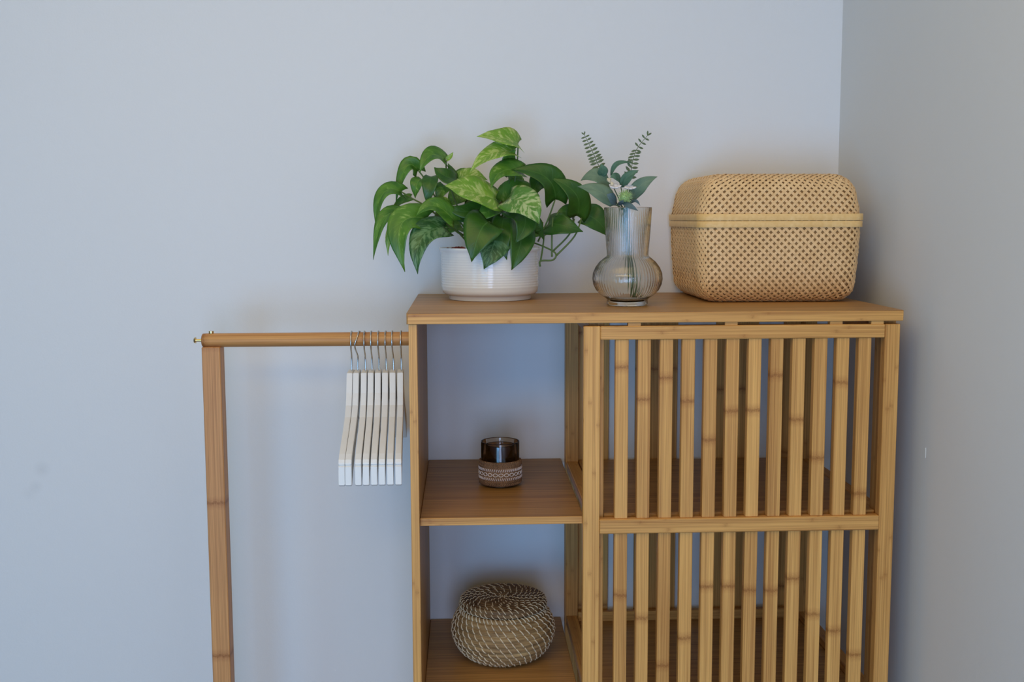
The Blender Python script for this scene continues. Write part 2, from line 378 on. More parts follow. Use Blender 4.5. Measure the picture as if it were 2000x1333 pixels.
# ------------------------------------------------------------------ measured plant outlines (metres from the pot / vase base)
LEAVES = [
 ((0.0541,-0.0100,0.2917),(0.0274,-0.0300,0.3035),(-0.0242,-0.0500,0.3030),0.0348,(0.1,0.9),0.25,'lime'),
 ((0.0449,-0.0200,0.2768),(0.0051,-0.0400,0.2785),(-0.0370,-0.0600,0.2383),0.0307,(-0.2,0.9),0.25,'lime'),
 ((0.0389,0.0000,0.2426),(0.0324,-0.0200,0.2626),(0.0493,-0.0300,0.2809),0.0330,(0.4,0.1),0.1,'mid'),
 ((0.0095,-0.0700,0.1885),(-0.0403,-0.1000,0.2037),(-0.0823,-0.1200,0.2115),0.0504,(-0.1,0.8),0.15,'lime'),
 ((0.0044,-0.0500,0.1880),(-0.0405,-0.0800,0.1597),(-0.0842,-0.0800,0.1784),0.0320,(-0.2,0.3),0.1,'deep'),
 ((0.0587,-0.0300,0.2413),(0.0170,-0.0500,0.2442),(0.0018,-0.0800,0.2088),0.0325,(-0.2,0.8),0.2,'mid'),
 ((0.1230,-0.0300,0.1880),(0.1089,-0.0500,0.2366),(0.0392,-0.0400,0.2428),0.0440,(0.2,0.6),0.3,'deep'),
 ((0.0997,-0.0200,0.2264),(0.0852,-0.0200,0.2169),(0.0855,-0.0300,0.1938),0.0291,(0.3,0.5),0.2,'deep'),
 ((0.0335,-0.0800,0.1892),(0.0650,-0.1200,0.1820),(0.0861,-0.1200,0.1427),0.0554,(0.1,0.5),0.12,'marble'),
 ((-0.0034,-0.0900,0.1466),(-0.0225,-0.1200,0.1321),(-0.0358,-0.1200,0.0753),0.0628,(-0.15,0.35),0.1,'deep'),
 ((0.0092,-0.0700,0.1296),(0.0054,-0.1000,0.1041),(-0.0134,-0.1000,0.0614),0.0597,(0.1,0.2),0.1,'vein'),
 ((0.0377,-0.0700,0.1745),(0.0707,-0.1000,0.1547),(0.0432,-0.1100,0.1078),0.0522,(0.3,0.35),0.15,'deep'),
 ((0.0569,-0.0600,0.1407),(0.0548,-0.1000,0.1038),(0.0369,-0.1000,0.0593),0.0448,(0.3,0.2),0.25,'deep'),
 ((0.0248,-0.0600,0.1549),(0.0179,-0.0900,0.1224),(0.0290,-0.0900,0.0776),0.0375,(-0.1,0.2),0.1,'deep'),
 ((-0.1643,-0.0400,0.2027),(-0.2024,-0.0600,0.2088),(-0.2110,-0.0500,0.1303),0.0247,(-0.5,0.7),0.25,'mid'),
 ((-0.1342,0.0000,0.2438),(-0.1589,-0.0200,0.2600),(-0.1769,-0.0100,0.1796),0.0262,(-0.4,0.4),0.3,'mid'),
 ((-0.0829,0.0000,0.2629),(-0.1126,-0.0300,0.2773),(-0.1302,-0.0300,0.2378),0.0270,(-0.1,0.7),0.25,'mid'),
 ((-0.0800,0.0000,0.2638),(-0.0731,0.0000,0.2695),(-0.0682,0.0000,0.2781),0.0078,(0.1,0.5),0.4,'lime'),
 ((-0.1619,-0.0600,0.1565),(-0.1952,-0.0900,0.1676),(-0.2151,-0.0800,0.0784),0.0263,(-0.5,0.6),0.25,'mid'),
 ((-0.1162,-0.0800,0.1525),(-0.1733,-0.1200,0.1527),(-0.1554,-0.1200,0.0576),0.0462,(-0.2,0.4),0.22,'mid'),
 ((-0.1456,-0.0300,0.1507),(-0.1860,-0.0400,0.1414),(-0.1907,-0.0400,0.0845),0.0211,(-0.3,0.4),0.2,'lime'),
 ((-0.0828,-0.0800,0.1366),(-0.1326,-0.1200,0.1253),(-0.1326,-0.1200,0.0538),0.0425,(-0.2,0.4),0.22,'vein'),
 ((-0.0658,-0.0800,0.1487),(-0.1041,-0.1000,0.1856),(-0.1358,-0.1000,0.1563),0.0261,(-0.1,0.7),0.25,'mid'),
 ((-0.1087,-0.0500,0.2304),(-0.1121,-0.0700,0.2111),(-0.1166,-0.0600,0.1769),0.0265,(-0.1,0.2),0.15,'deep'),
 ((-0.1269,-0.0200,0.2268),(-0.1376,-0.0400,0.2186),(-0.1393,-0.0300,0.1906),0.0250,(-0.3,0.3),0.15,'mid'),
 ((-0.0608,-0.0300,0.2235),(-0.0842,-0.0500,0.2304),(-0.1032,-0.0400,0.2477),0.0287,(-0.1,0.7),0.25,'deep'),
 ((-0.0658,0.0000,0.2294),(-0.0715,0.0000,0.2418),(-0.0781,0.0000,0.2571),0.0137,(0.2,0.5),0.2,'deep'),
 ((-0.0592,0.0300,0.2265),(-0.0347,0.0200,0.2378),(-0.0034,0.0200,0.2261),0.0277,(0.1,0.9),0.15,'lime'),
 ((-0.1479,-0.0100,0.1929),(-0.1646,-0.0200,0.1889),(-0.1860,-0.0200,0.1671),0.0155,(-0.3,0.6),0.2,'mid'),
 ((-0.0847,-0.0300,0.2151),(-0.0904,-0.0400,0.2054),(-0.1001,-0.0400,0.1846),0.0250,(-0.1,0.2),0.15,'mid'),
 ((0.0045,-0.0400,0.1616),(-0.0310,-0.0600,0.1598),(-0.0622,-0.0600,0.1486),0.0400,(-0.1,0.5),0.1,'deep'),
 ((-0.0810,-0.0500,0.1713),(-0.0939,-0.0600,0.1834),(-0.1091,-0.0600,0.1769),0.0247,(-0.1,0.6),0.2,'mid'),
 ((0.0100,-0.0500,0.1738),(-0.0059,-0.0800,0.1671),(-0.0256,-0.0800,0.1467),0.0301,(0,0.4),0.15,'mid'),
 ((-0.0496,0.0300,0.2071),(-0.0643,0.0200,0.1942),(-0.0782,0.0200,0.1758),0.0336,(0,0.4),0.15,'mid'),
 ((-0.0549,-0.0200,0.1408),(-0.0739,-0.0400,0.1410),(-0.0817,-0.0400,0.1202),0.0288,(0,0.5),0.2,'mid'),
 ((0.1646,-0.0200,0.1574),(0.1662,-0.0500,0.2017),(0.1126,-0.0400,0.2276),0.0421,(0.2,0.3),0.15,'deep'),
 ((0.1158,0.0400,0.2207),(0.1468,0.0200,0.2200),(0.1714,0.0200,0.2082),0.0178,(0.1,0.9),0.2,'lime'),
 ((0.1617,0.0000,0.1555),(0.1461,-0.0200,0.1709),(0.1229,-0.0200,0.1556),0.0233,(0,0.6),0.15,'deep'),
 ((0.1101,-0.0100,0.1421),(0.1318,-0.0400,0.1422),(0.1742,-0.0400,0.1277),0.0423,(0.1,0.3),0.12,'deep'),
 ((0.1824,0.0100,0.1593),(0.2056,-0.0100,0.1514),(0.2306,0.0000,0.1144),0.0448,(0.2,0.3),0.15,'deep'),
 ((0.1051,0.0300,0.1341),(0.0926,0.0200,0.1303),(0.0748,0.0200,0.1147),0.0277,(0,0.4),0.15,'mid'),
 ((0.0280,0.0000,0.1810),(0.0534,-0.0200,0.2151),(0.0932,-0.0300,0.1938),0.0369,(0.1,0.8),0.2,'mid'),
 ((-0.0741,0.0000,0.1698),(-0.0913,-0.0200,0.1553),(-0.1072,-0.0100,0.1352),0.0291,(-0.2,0.5),0.15,'mid'),
 ((-0.0202,0.0200,0.2067),(-0.0252,0.0200,0.1893),(-0.0499,0.0200,0.1601),0.0435,(0,0.4),0.15,'deep'),
 ((0.0440,0.0300,0.2088),(0.0539,0.0300,0.2283),(0.0289,0.0200,0.2377),0.0298,(0,0.5),0.15,'mid'),
 ((0.0796,-0.0300,0.1260),(0.0838,-0.0400,0.1500),(0.1008,-0.0300,0.1116),0.0288,(0.2,0.4),0.15,'deep'),
 ((0.0036,0.0000,0.1792),(-0.0162,-0.0200,0.1694),(-0.0498,0.0000,0.1774),0.0485,(0,0.5),0.1,'deep'),
 ((0.0279,0.0000,0.1598),(0.0416,-0.0200,0.1405),(0.0619,0.0000,0.1287),0.0485,(0,0.3),0.1,'deep'),
 ((-0.0347,0.0400,0.2190),(-0.0543,0.0400,0.2288),(-0.0841,0.0400,0.2074),0.0439,(0,0.6),0.1,'mid'),
]
STEMS = [
 [(0.1220,-0.0300,0.1870),(0.1093,-0.0200,0.1499),(0.0922,0.0000,0.1091)],
 [(0.1733,-0.0200,0.1535),(0.1588,-0.0300,0.1190),(0.1241,-0.0300,0.0826)],
 [(0.1607,-0.0100,0.1516),(0.1501,-0.0200,0.1228),(0.1200,-0.0200,0.0920)],
 [(0.1190,-0.0200,0.1546),(0.1163,-0.0300,0.1211),(0.1163,-0.0300,0.0807)],
 [(0.0424,0.0000,0.1229),(0.0717,0.0000,0.1111),(0.1016,-0.0200,0.0998),(0.1231,-0.0300,0.0874),(0.1183,-0.0300,0.0749),(0.0950,-0.0300,0.0731),(0.0941,-0.0300,0.0625)],
 [(0.1040,0.0000,0.1227),(0.0996,-0.0200,0.0969),(0.0950,-0.0300,0.0731)],
 [(0.0541,-0.0100,0.2907),(0.0511,-0.0100,0.2460),(0.0426,0.0000,0.1868)],
 [(0.0362,-0.0200,0.2455),(0.0368,0.0000,0.2061),(0.0309,0.0000,0.1743)],
 [(-0.1643,-0.0400,0.2027),(-0.1450,-0.0300,0.1906),(-0.1195,-0.0300,0.1754),(-0.0646,-0.0200,0.1313)],
 [(-0.1342,0.0000,0.2438),(-0.1209,0.0000,0.2256),(-0.0934,0.0000,0.1795),(-0.0502,0.0000,0.1310)],
 [(-0.0809,0.0000,0.2638),(-0.0802,0.0000,0.2370),(-0.0624,0.0000,0.1794),(-0.0356,0.0000,0.1261)],
 [(-0.1619,-0.0600,0.1565),(-0.1347,-0.0600,0.1545),(-0.0926,-0.0500,0.1487),(-0.0502,-0.0300,0.1218)],
 [(-0.1162,-0.0800,0.1525),(-0.0903,-0.0700,0.1506),(-0.0597,-0.0400,0.1267)],
 [(-0.0847,-0.0500,0.1807),(-0.0660,-0.0500,0.1599),(-0.0434,-0.0300,0.1294)],
 [(0.0095,-0.0700,0.1885),(0.0166,-0.0500,0.1738),(0.0151,0.0000,0.1405)],
 [(0.0335,-0.0800,0.1892),(0.0265,-0.0400,0.1786),(0.0210,0.0000,0.1405)],
 [(-0.0828,-0.0800,0.1366),(-0.0662,-0.0600,0.1336),(-0.0455,-0.0300,0.1122)],
 [(-0.0034,-0.0900,0.1466),(0.0041,-0.0500,0.1408),(0.0082,0.0000,0.1114)],
]
FERN_A =[(-0.0769,0.0000,0.2965),(-0.0687,0.0000,0.2806),(-0.0596,0.0000,0.2610),(-0.0523,0.0000,0.2450),(-0.0401,0.0000,0.2194)]
FERN_B =[(0.0330,0.0000,0.2953),(0.0163,0.0000,0.2746),(0.0092,0.0000,0.2574),(0.0045,0.0000,0.2348),(-0.0019,0.0000,0.2092)]
BLEAVES = [
 ((-0.0304,-0.0200,0.1738),(-0.0486,-0.0300,0.2008),(-0.0904,-0.0200,0.2070),0.0228,(-0.2,0.5),0.1,'sage'),
 ((-0.0328,0.0000,0.2051),(-0.0582,-0.0200,0.2317),(-0.0830,0.0000,0.2177),0.0204,(-0.2,0.6),0.15,'sage'),
 ((0.0062,0.0000,0.1799),(0.0137,-0.0200,0.2092),(0.0478,-0.0200,0.2239),0.0204,(0.2,0.3),0.12,'sage'),
 ((-0.0474,-0.0100,0.2250),(-0.0463,-0.0200,0.2340),(-0.0500,-0.0200,0.2458),0.0156,(0.1,0.2),0.1,'sagegreen'),
 ((-0.0299,0.0000,0.2265),(-0.0223,-0.0100,0.2510),(0.0081,0.0000,0.2467),0.0066,(0,0.6),0.3,'sagegreen'),
 ((-0.0137,-0.0100,0.2131),(-0.0249,-0.0300,0.2254),(-0.0356,-0.0300,0.2219),0.0120,(0,0.5),0.15,'sagegreen'),
 ((-0.0124,-0.0100,0.2060),(-0.0070,-0.0300,0.2242),(0.0137,-0.0300,0.2341),0.0132,(0.1,0.5),0.2,'sagegreen'),
 ((0.0035,-0.0100,0.1786),(0.0104,-0.0200,0.1843),(0.0183,-0.0200,0.1742),0.0048,(0.2,0.5),0.2,'bluegreen'),
 ((-0.0150,-0.0300,0.1795),(-0.0053,-0.0450,0.1746),(0.0108,-0.0450,0.1652),0.0084,(0.1,0.5),0.2,'bluegreen'),
 ((-0.0232,-0.0200,0.1773),(-0.0331,-0.0400,0.1876),(-0.0427,-0.0400,0.1935),0.0144,(-0.1,0.4),0.15,'bluegreen'),
 ((-0.0184,-0.0200,0.1749),(-0.0176,-0.0400,0.1782),(-0.0148,-0.0450,0.1840),0.0072,(0.1,0.4),0.15,'bluegreen'),
]
THISTLE =[(-0.0105,-0.0350,0.1888)]
WHITE =[(-0.0272,-0.0300,0.2066),(0.0000,-0.0200,0.2051),(-0.0380,-0.0300,0.2195),(-0.0350,-0.0350,0.2135)]

# ------------------------------------------------------------------ clothes hangers
HW = simple('white_painted_wood', (0.80, 0.79, 0.76), 0.5, vary=0.03, scale=30)
STEEL = simple('hook_steel', (0.62, 0.60, 0.56), 0.25, 1.0, vary=0.05)
def hanger_body():
    top = [(0, 1.1065), (.012, 1.1068), (.024, 1.106), (.031, 1.091), (.040, 1.072), (.055, 1.052), (.08, 1.035), (.12, 1.018), (.16, 1.004), (.19, .993), (.2035, .986), (.207, .981)]
    bot = [(.2075, .9785), (.2055, .9765), (.2085, .9745), (.2105, .9445), (.204, .941), (.195, .9455), (.17, .962), (.13, .985), (.08, 1.008), (.04, 1.036), (.015, 1.050), (0, 1.052)]
    half = top + bot
    full = [(-y, z) for y, z in half] + [(y, z) for y, z in half[::-1]][1:-1]
    bm = bmesh.new(); w = 0.0052
    A = [bm.verts.new((-w, y, z)) for y, z in full]; B = [bm.verts.new((w, y, z)) for y, z in full]
    n = len(full)
    fa = bm.faces.new(A); fb = bm.faces.new(B[::-1])
    for i in range(n): bm.faces.new((A[i], B[i], B[(i + 1) % n], A[(i + 1) % n]))
    bmesh.ops.recalc_face_normals(bm, faces=bm.faces)
    e = [ed for ed in bm.edges if len(ed.link_faces) == 2 and (fa in ed.link_faces or fb in ed.link_faces)]
    bmesh.ops.bevel(bm, geom=e, offset=0.0009, segments=2, affect='EDGES')
    bmesh.ops.triangulate(bm, faces=[f_ for f_ in bm.faces if len(f_.verts) > 4])
    bmesh.ops.translate(bm, verts=bm.verts, vec=(0, 0, -RZ))
    return bm
def hook_bm():
    bm = bmesh.new()
    pts = [(0, 0, 1.09), (0, 0, 1.128), (0, -0.004, 1.137), (0, -0.012, 1.146), (0, -0.0158, 1.157), (0, -0.0148, 1.168), (0, -0.009, 1.1765),
           (0, 0, 1.1795), (0, 0.009, 1.1765), (0, 0.0152, 1.168), (0, 0.0165, 1.158)]
    pts = smooth_pts([(x, y, z - RZ) for x, y, z in pts], 4)
    tube(bm, pts, 0.0014, n=8)
    return bm
neck = [-0.1145, -0.1030, -0.0893, -0.0770, -0.0641, -0.0510, -0.0375, -0.0238]
tips = [-0.1110, -0.1000, -0.0838, -0.0710, -0.0576, -0.0445, -0.0310, -0.0173]
hkb = [-0.1126, -0.1014, -0.0874, -0.0753, -0.0626, -0.0495, -0.0361, -0.0221]
hkt = [-0.1117, -0.0973, -0.0881, -0.076, -0.063, -0.0499, -0.0378, -0.022]
which = ['leftmost of the hangers on the rail, second curved hook beside it', 'second from the left, hook bent sideways',
         'third from the left, with a gap to its left', 'fourth from the left', 'fourth from the right', 'third from the right',
         'second from the right', 'rightmost of the hangers, nearest the side panel']
lab = ['white wooden hanger, leftmost on the bamboo rail', 'white wooden hanger with strongly bent hook, second from left on the rail',
       'white wooden hanger, third from left, right of the widest gap', 'white wooden hanger, fourth from left in the row on the rail',
       'white wooden hanger, fourth from right in the row on the rail', 'white wooden hanger, third from right in the row on the rail',
       'white wooden hanger, second from right in the row on the rail', 'white wooden hanger, rightmost on the rail beside the side panel']
body_me = hook_me = None
for i in range(8):
    h = thing('clothes_hanger', lab[i], 'hanger', ((neck[i] + hkt[i]) / 2, -0.25, RZ), 'white hangers on the clothes rail')
    # tip lies at local y = -0.21 ; neck at 0
    dx = tips[i] - neck[i]
    if body_me is None:
        b = obj('hanger_body', hanger_body(), HW, recenter=False); body_me = b.data
    else:
        b = bpy.data.objects.new('hanger_body', body_me); COL.objects.link(b)
    b.parent = h; b.location = (neck[i] - h.location.x, 0, 0)
    b.rotation_euler = (0, 0, 0)
    b.rotation_euler = (0, 0, math.atan2(dx, 0.21))
    hb = hook_bm()
    for v in hb.verts:
        k = min(1, max(0, (v.co.z + 0.055) / 0.055)); k = k * k * (3 - 2 * k)
        v.co.x += (hkb[i] - h.location.x) * (1 - k) + (hkt[i] - h.location.x) * k
        if i == 1:
            v.co.x -= 0.007 * math.exp(-((v.co.z + 0.010) / 0.016) ** 2) * (1 if v.co.y < 0.004 else 0)
    k_ = obj('hook', hb, STEEL, smooth=True, recenter=False); k_.parent = h; k_['label'] = 'bent steel wire hook'

# ------------------------------------------------------------------ woven materials
def straw(name, lo, hi, rough=0.55, sc=400):
    t = NT(name)
    tc = t.add('ShaderNodeTexCoord').outputs['Object']
    n = t.noise(tc, sc, 3, 0.6); n2 = t.noise(tc, 25, 2)
    col = t.ramp(t.math('ADD', t.math('MULTIPLY', n, 0.6), t.math('MULTIPLY', n2, 0.4)), [(0.3, lo), (0.7, hi)])
    t.bump(n, 0.2, 0.0005)
    return t.set(color=col, rough=rough, spec=0.4)
WEAVE = straw('basket_strips', (0.74, 0.44, 0.18), (0.92, 0.62, 0.31))
LINER = straw('basket_inner_layer', (0.33, 0.155, 0.045), (0.55, 0.30, 0.10), 0.7, 250)
BAND = straw('basket_band', (0.78, 0.46, 0.15), (0.92, 0.62, 0.27), 0.5, 120)

# ------------------------------------------------------------------ big lidded basket
BKX, BKY, BKA = 0.6615, -0.157, 0.1480
bask = thing('lidded_basket', 'square pale bamboo basket with domed woven lid on the wardrobe top', 'basket', (BKX, BKY, H))
ZB = 1.3775      # joint between body and lid
def boxpt(face, p, q, a, h):
    """unfolded box: face 0..3 sides (p along, q down from top 0..h) or 'top' (p,q)"""
    if face == 4: return Vector((p, q, h))
    z = h - q
    return [Vector((p, -a, z)), Vector((a, p, z)), Vector((-p, a, z)), Vector((-a, -p, z))][face]
def shape(v, a, h, lid, off=0.0):
    """box surface point -> box with rounded plan corners and a rounded end edge, slightly tapered"""
    rad = 0.030 if lid else 0.026
    rx = 0.024
    s0 = max(abs(v.x), abs(v.y), 1e-6)
    m_ = a - s0
    if v.z < h - rad: e, z = 0.0, v.z
    else:
        if v.z < h - 1e-6: th = PI / 4 * (v.z - (h - rad)) / rad
        elif m_ < rad: th = PI / 4 + PI / 4 * m_ / rad
        else: th = None
        if th is None: e, z = m_, h
        else: e, z = rad * (1 - math.cos(th)), h - rad + rad * math.sin(th)
    s1 = max(1e-5, a - e)
    x, y = v.x * s1 / s0, v.y * s1 / s0
    r_ = rx * s1 / a
    cx_ = max(-s1 + r_, min(s1 - r_, x)); cy_ = max(-s1 + r_, min(s1 - r_, y))
    d = Vector((x - cx_, y - cy_, 0))
    p = Vector((cx_, cy_, z)) + d.normalized() * r_ if d.length > 1e-9 else Vector((x, y, z))
    s = max(0, min(1, p.z / h))
    if lid: tp = 1 - 0.10 * s ** 1.4
    else: tp = 1 - 0.012 * s - 0.055 * s ** 2.5
    return Vector((p.x * tp, p.y * tp, p.z))
def weave_lines(a, h, n, lid):
    """strips running at 45 degrees over side, end face and down again"""
    lines = []
    per = 8 * a
    for i in range(n):
        s = (i + 0.5) * per / n
        face = int(s // (2 * a)); p = s - face * 2 * a - a
        q = h; st = 0.0048; pts = []; dp, dq = 1, -1; x = y = None
        for k in range(600):
            if face != 4:
                pts.append((boxpt(face, p, q, a, h), 1 if dp * dq < 0 else -1))
                p += dp * st; q += dq * st
                if q > h: break
                if p > a: p -= 2 * a; face = (face + 1) % 4
                elif p < -a: p += 2 * a; face = (face - 1) % 4
                if q < 0:
                    v = boxpt(face, p, 0, a, h)
                    dirs = [((1, 0), (0, 1)), ((0, 1), (-1, 0)), ((-1, 0), (0, -1)), ((0, -1), (1, 0))][face]
                    dx = dp * dirs[0][0] + dirs[1][0]; dy = dp * dirs[0][1] + dirs[1][1]
                    x, y = v.x + dx * (-q), v.y + dy * (-q); face = 4
            else:
                pts.append((Vector((x, y, h)), 1 if dx * dy > 0 else -1))
                x += dx * st; y += dy * st
                if abs(x) > a or abs(y) > a:
                    if abs(x) > a: face = 1 if x > 0 else 3; q = abs(x) - a; p = y if x > 0 else -y; dp = dy if x > 0 else -dy
                    else: face = 0 if y < 0 else 2; q = abs(y) - a; p = x if y < 0 else -x; dp = dx if y < 0 else -dx
                    p = max(-a, min(a, p)); dq = 1
        lines.append(pts)
    return lines
def strips(name, a, h, n, lid, z0, flip, parent):
    bm = bmesh.new(); hw = 0.0023; th = 0.0007
    for li, pts in enumerate(weave_lines(a, h, n, lid)):
        P = []
        for j, (v, fam) in enumerate(pts):
            wob = 0.0007 * math.sin(j * 0.0048 / (8 * a / n) * 2 * PI + li * PI)
            P.append((shape(v, a, h, lid, 0.0), wob * fam + (0.0004 if fam > 0 else -0.0004)))
        rows = []
        for j in range(len(P)):
            p = P[j][0]; d = (P[min(j + 1, len(P) - 1)][0] - P[max(j - 1, 0)][0])
            if d.length < 1e-7: continue
            d.normalize()
            nrm = Vector((p.x, p.y, 0))
            ax = max(abs(p.x), abs(p.y)) / a
            # outward normal by finite rounding
            cin = Vector((max(-a * .72, min(a * .72, p.x)), max(-a * .72, min(a * .72, p.y)), min(p.z, h * 0.60)))
            nrm = (p - cin)
            if nrm.length < 1e-6: nrm = Vector((0, 0, 1))
            nrm.normalize()
            nrm = (nrm - d * nrm.dot(d)).normalized()
            s = d.cross(nrm)
            o = p + nrm * (0.0012 + P[j][1])
            q = [o - s * hw, o + s * hw, o + s * hw - nrm * th, o - s * hw - nrm * th]
            vs = []
            for v in q:
                z = z0 + (v.z if not flip else -v.z)
                vs.append(bm.verts.new((BKX + v.x, BKY + v.y, z)))
            rows.append(vs)
        for A, B in zip(rows, rows[1:]):
            for k in range(4): bm.faces.new((A[k], A[(k + 1) % 4], B[(k + 1) % 4], B[k]))
    bmesh.ops.recalc_face_normals(bm, faces=bm.faces)
    o = obj(name, bm, WEAVE, parent); o['kind'] = 'stuff'
    return o
def shell(name, a, h, lid, z0, flip, parent, inset=0.0026):
    bm = bmesh.new(); N = 22; M = 9
    idx = {}
    def V(face, i, j):
        if face == 4: v = Vector((-a + 2 * a * i / N, -a + 2 * a * j / N, h))
        else: v = boxpt(face, -a + 2 * a * i / N, h * j / M, a, h)
        p = shape(v, a, h, lid, 0.0)
        p = Vector((p.x * (1 - inset / a), p.y * (1 - inset / a), p.z - (inset if p.z > h * 0.6 else 0)))
        key = tuple(round(c, 5) for c in p)
        if key not in idx:
            idx[key] = bm.verts.new((BKX + p.x, BKY + p.y, z0 + (p.z if not flip else -p.z)))
        return idx[key]
    for face in range(5):
        for i in range(N):
            for j in range(N if face == 4 else M):
                q = [V(face, i, j), V(face, i + 1, j), V(face, i + 1, j + 1), V(face, i, j + 1)]
                u_ = []
                for v in q:
                    if v not in u_: u_.append(v)
                if len(u_) > 2:
                    try: bm.faces.new(u_)
                    except ValueError: pass
    bmesh.ops.recalc_face_normals(bm, faces=bm.faces)
    o = obj(name, bm, LINER, parent, smooth=True)
    md = o.modifiers.new('s', 'SOLIDIFY'); md.thickness = 0.0012; md.offset = -1 if not flip else -1
    return o
def band(name, a, z0, z1, off, mat, parent):
    bm = bmesh.new(); rx = 0.020; pts = []
    for cx_, cy_, a0 in ((a - rx, a - rx, 0), (-a + rx, a - rx, PI / 2), (-a + rx, -a + rx, PI), (a - rx, -a + rx, 1.5 * PI)):
        for k in range(9):
            t = a0 + PI / 2 * k / 8; pts.append((cx_, cy_, math.cos(t), math.sin(t)))
    prof = [(rx + off - 0.0025, z0), (rx + off - 0.0004, z0), (rx + off, z0 + 0.0006), (rx + off, z1 - 0.0006), (rx + off - 0.0004, z1), (rx + off - 0.0025, z1)]
    rows = [[bm.verts.new((BKX + cx_ + rr * c, BKY + cy_ + rr * s, z)) for cx_, cy_, c, s in pts] for rr, z in prof]
    n = len(pts)
    for j in range(len(rows)):
        A, B = rows[j], rows[(j + 1) % len(rows)]
        for i in range(n): bm.faces.new((A[i], A[(i + 1) % n], B[(i + 1) % n], B[i]))
    bmesh.ops.recalc_face_normals(bm, faces=bm.faces)
    return auto_smooth(obj(name, bm, mat, parent), 0.9)
hb_, hl_ = ZB - 0.0020 - H, 0.0825
b1 = shell('basket_body', BKA - 0.001, hb_, False, ZB - 0.001, True, bask)
strips('woven_strip', BKA - 0.001, hb_ - 0.0015, 88, False, ZB - 0.001, True, b1)
b2 = shell('basket_lid', BKA - 0.001, hl_, True, ZB, False, bask)
strips('woven_strip', BKA - 0.001, hl_, 88, True, ZB, False, b2)
for o in [o for o in COL.objects if o.name.startswith('woven_strip')]:
    pass
bd = band('rim_band', BKA, ZB - 0.0118, ZB - 0.0006, 0.0030, BAND, b1)
bd = band('rim_band', BKA, ZB + 0.0004, ZB + 0.0122, 0.0038, BAND, b2)

# ------------------------------------------------------------------ ribbed glass vase
def glass(name, col, rough=0.0, ior=1.45):
    t = NT(name)
    return t.set(color=rgba(col), rough=rough, trans=1.0, ior=ior)
VX, VY = 0.381, -0.33
GL = glass('clear_glass', (0.985, 0.995, 0.985))
vase = thing('vase', 'clear ribbed glass vase with round belly, between potted plant and basket', 'vase', (VX, VY, H))
outp = [(0.0330, H + 0.0004), (0.0352, H + 0.0012), (0.0362, H + 0.004), (0.0360, H + 0.0105), (0.0385, H + 0.0135), (0.0470, H + 0.019), (0.0545, H + 0.027), (0.0595, H + 0.037),
        (0.0612, H + 0.047), (0.0602, H + 0.057), (0.0560, H + 0.067), (0.0490, H + 0.0765), (0.0405, H + 0.0835), (0.0366, H + 0.0865), (0.0360, H + 0.089),
        (0.0368, H + 0.100), (0.0385, H + 0.125), (0.0402, H + 0.150), (0.0417, H + 0.1705), (0.0414, H + 0.1716)]
inp = [(r_ - 0.0022, z_) for r_, z_ in outp[3:]]
inp = [(0.0395, H + 0.1714)] + [(max(0.001, r_), z_) for r_, z_ in inp[::-1][1:]]
inp = [p for p in inp if p[1] > H + 0.012] + [(0.030, H + 0.0095), (0.018, H + 0.0075), (0.004, H + 0.007)]
bm = bmesh.new()
def rib(i, j):
    if 5 <= j <= len(outp) - 3: return 0.00042 * math.cos(2 * PI * i / 256 * 64) * (0.5 if j == 5 else 1)
    return 0
rows = lathe(bm, outp + inp, VX, VY, 256, rib)
cap(bm, rows[0][::-1]); cap(bm, rows[-1])
bmesh.ops.recalc_face_normals(bm, faces=bm.faces)
obj('glass_body', bm, GL, vase, smooth=True)

